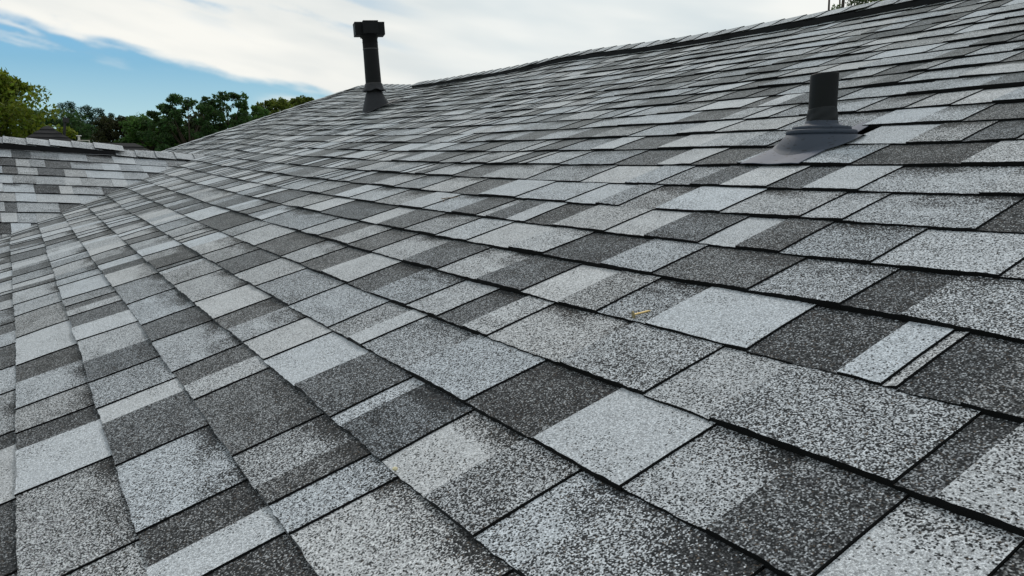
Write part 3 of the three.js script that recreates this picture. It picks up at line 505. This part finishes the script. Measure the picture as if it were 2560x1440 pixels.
{
  // the wood behind, one dark mass
  const R = rng(44), clumps = [];
  for (let i = 0; i < 190; i++) { const az = mix(-98, -66, R()), d = mix(48, 62, R()), el = -2.5 + 4.4 * R() + (R() < 0.3 ? 0.6 : 0) + 0.7 * (noise(az * 0.5, 3) - 0.5), p = toward(az, 0, d); clumps.push([p.x, eyeUp(el, d), p.z, 1.25, 130, 0.7 + 0.5 * R()]); }
  for (let i = 0; i < 70; i++) { const az = mix(-92, -70, R()), d = mix(40, 46, R()), el = -3 + 4.2 * R(), p = toward(az, 0, d); clumps.push([p.x, eyeUp(el, d), p.z, 0.8, 110, 0.6 + 0.5 * R()]); }
  for (let i = 0; i < 90; i++) { const az = mix(-83.5, -74.5, R()), d = mix(35.5, 40, R()), el = -2 + 5.2 * R() + 0.5 * (noise(az * 0.9, 7) - 0.5), p = toward(az, 0, d); clumps.push([p.x, eyeUp(el, d), p.z, 0.6, 150, 0.7 + 0.5 * R()]); }
  const m = part('distant_woods', leafCloud(R, clumps, 0.16), leafMat('wood', 0.038, 0.052, 0.020), scene); tag(m, 'dark mass of woods behind the separate trees', 'woods', null, 'stuff');
}
{
  // thin tree behind the ridge at the top right: bare limbs, a few sprays of leaves
  const d = 13, R = rng(61), az0 = -35.6, at = toward(az0, 0, d), right = V3(Math.cos(rad(az0)), 0, Math.sin(rad(az0)));
  const t = thing('tree', [at.x, GROUND, at.z], 'thin tree with bare limbs and sparse sprays behind the ridge at the top right', 'tree');
  const P = (az, el, back = 0) => { const p = right.clone().multiplyScalar(Math.tan(rad(az - az0)) * d).addScaledVector(V3(-right.z, 0, right.x), -back); p.y = eyeUp(el, d) - GROUND; return p; };
  const wood = [limb(V3(0, -0.2, 0), P(-35.75, 9.6), 0.075, 0.03, 0.03, 7), limb(P(-35.75, 9.6), P(-35.55, 14.5), 0.028, 0.012, 0.04, 8), limb(P(-35.8, 8.6), P(-36.05, 13.8), 0.014, 0.008, 0.05, 9), limb(P(-35.8, 7.5), P(-36.55, 10.4), 0.02, 0.015, 0.05, 10), limb(P(-36.55, 10.4), P(-36.75, 14.5), 0.015, 0.008, 0.06, 11), limb(P(-35.7, 9.4), P(-34.2, 10.9), 0.01, 0.004, 0.2, 12), limb(P(-35.6, 10), P(-34.8, 11.6), 0.008, 0.004, 0.2, 13)];
  const clumps = []; for (let i = 0; i < 26; i++) { const p = P(-35.6 + (R() - 0.5) * 7, 3.5 + R() * 5.2, (R() - 0.5) * 1.6); clumps.push([p.x, p.y, p.z, 0.2, 90, 1]); }
  for (const [az, el, r, n, tone] of [[-36.1, 10.5, 0.06, 22, 2.2], [-35.95, 10.35, 0.05, 16, 2], [-36.35, 10.3, 0.05, 14, 1.6], [-35.15, 10.85, 0.09, 26, 1.1], [-34.75, 11.0, 0.11, 40, 1], [-34.4, 10.75, 0.1, 38, 1], [-34.9, 10.55, 0.1, 26, 1], [-34.1, 11.1, 0.1, 36, 1], [-34.5, 11.6, 0.16, 60, 1], [-35.6, 12.5, 0.2, 70, 1], [-36.6, 13.2, 0.2, 60, 1]]) { const p = P(az, el, (R() - 0.5) * 0.3); clumps.push([p.x, p.y, p.z, r, n, tone]); }
  part('trunk', mergeGeometries(wood), std(0.06, 0.045, 0.04, 0.95), t); part('crown', leafCloud(R, clumps.map((c) => [c[0], c[1], c[2], c[3] * 1.35, c[4] * 3, c[5]]), 0.03, 0.4), leafMat('grey', 0.07, 0.095, 0.05), t);
  const at2 = toward(-33.4, 0, 16); const t2 = thing('tree', [at2.x, GROUND, at2.z], 'yellow green tree top peeping over the ridge at the top right', 'tree');
  const c2 = []; for (let i = 0; i < 14; i++) { const a = R() * 6.28, q = R() * 0.42; c2.push([Math.cos(a) * q, eyeUp(11.2, 16) - GROUND - R() * 0.5, Math.sin(a) * q, 0.2, 260]); }
  for (let i = 0; i < 34; i++) { const a = R() * 6.28, q = 0.3 + R() * 0.75; c2.push([Math.cos(a) * q, eyeUp(9.6, 16) - GROUND - R() * 2.4, Math.sin(a) * q, 0.26, 220]); }
  part('trunk', limb(V3(0, -0.2, 0), V3(0.02, eyeUp(10.2, 16) - GROUND, 0), 0.08, 0.03, 0.04, 71), barkMat, t2); part('crown', leafCloud(R, c2, 0.03, 0.5), leafMat('lime', 0.19, 0.25, 0.04), t2);
}

// ------------------------------------------------------------------ neighbouring houses beyond the lower ridge
const darkRoof = (() => { const n = 256, d = new Uint8Array(n * n * 4); for (let y = 0; y < n; y++) for (let x = 0; x < n; x++) { const q = 20 + 10 * hash(Math.floor(x / 18 + hash(Math.floor(y / 22), 1) * 9), Math.floor(y / 22), 3) + 7 * hash(x, y, 4), at = (y * n + x) * 4; d[at] = q * 1.03; d[at + 1] = q; d[at + 2] = q * 1.06; d[at + 3] = 255; } const t = new THREE.DataTexture(d, n, n); t.wrapS = t.wrapT = THREE.RepeatWrapping; t.magFilter = THREE.LinearFilter; t.colorSpace = THREE.SRGBColorSpace; t.needsUpdate = true; return new THREE.MeshStandardMaterial({ map: t, roughness: 0.95 }); })();
function hipHouse(name, label, az, d, ridgeEl, ridgeLen, w, l, pitch) {   // a block under a hip roof of lapped courses
  const at = toward(az, 0, d), t = thing(name, [at.x, GROUND, at.z], label, 'house');
  t.rotation.y = -rad(az);
  const top = eyeUp(ridgeEl, d) - GROUND, eave = top - Math.min(w / 2 * pitch, top - 2.2), courses = Math.round((top - eave) / 0.085);
  const pos = [], uv = [], tri = [];
  for (let c = 0; c < courses; c++) {                              // each course a shallow step around the four slopes
    const ring = (f, lip) => { const y = mix(eave, top, f) + lip, x = mix(w / 2, ridgeLen / 2, f), z = mix(l / 2, 0.01, f); return [[-x, y, z], [x, y, z], [x, y, -z], [-x, y, -z]]; };
    const a = ring(c / courses, 0.018), b = ring((c + 1) / courses, 0), u = ring(c / courses, -0.004);
    for (let i = 0; i < 4; i++) { const j = (i + 1) % 4; for (const [p, q, r, s, v0, v1] of [[a[i], a[j], b[j], b[i], c, c + 1], [u[i], u[j], a[j], a[i], c, c + 0.1]]) { const e = Math.hypot(p[0] - q[0], p[2] - q[2]); for (const [P, U, V] of [[p, 0, v0], [q, e, v0], [r, e, v1], [p, 0, v0], [r, e, v1], [s, 0, v1]]) { pos.push(...P); uv.push(U * 0.8, V / 11.6); } } }
  }
  const g = new THREE.BufferGeometry(); g.setAttribute('position', new THREE.Float32BufferAttribute(pos, 3)); g.setAttribute('uv', new THREE.Float32BufferAttribute(uv, 2)); g.computeVertexNormals();
  part('roof', g, darkRoof, t);
  const wall = new THREE.BoxGeometry(w - 0.5, eave, l - 0.5); wall.translate(0, eave / 2 - 0.03, 0); part('wall', wall, std(0.2, 0.15, 0.12, 0.9), t);
  return { t, top, eave };
}
{
  const { t, top } = hipHouse('neighbour_house', 'neighbour house with a dark peaked hip roof and black flue, left of the chimney', -88.5, 19, 2.72, 0.05, 6.0, 6.0, 0.74);
  const flue = [limb(V3(0.26, top - 0.42, 0.0), V3(0.33, top + 0.10, 0.0), 0.03, 0.03, 0, 4)]; const box = new THREE.BoxGeometry(0.12, 0.1, 0.12); box.rotateZ(-0.2); box.translate(0.345, top + 0.13, 0); flue.push(box.toNonIndexed());
  part('flue', mergeGeometries(flue.map((g) => { const f = g.index ? g.toNonIndexed() : g; return f; })), std(0.012, 0.012, 0.013, 0.6), t);
}
{
  const { t, top } = hipHouse('neighbour_house', 'lower neighbour house with a long dark ridge and small chimney, right of the peaked roof', -85.2, 17, 1.74, 0.95, 7.2, 5.6, 0.5);
  const x = Math.tan(rad(-86.62 + 85.2)) * 17, chimney = part('chimney', new THREE.BoxGeometry(0.22, 0.5, 0.22).translate(x, top - 0.28, 0.1), std(0.12, 0.06, 0.045, 0.9), t);
  part('chimney_cap', mergeGeometries([new THREE.CylinderGeometry(0.04, 0.048, 0.012, 16).translate(x - 0.05, top + 0.12, 0.1), new THREE.CylinderGeometry(0.02, 0.02, 0.07, 12).translate(x - 0.05, top + 0.075, 0.1)]), std(0.6, 0.6, 0.58, 0.6), chimney);
  part('bracket', mergeGeometries([new THREE.BoxGeometry(0.2, 0.016, 0.016).translate(x + 0.02, top + 0.03, 0.2), new THREE.BoxGeometry(0.018, 0.09, 0.018).translate(x + 0.12, top - 0.006, 0.2)]), std(0.5, 0.47, 0.42, 0.7), chimney);
}

renderer.render(scene, camera);
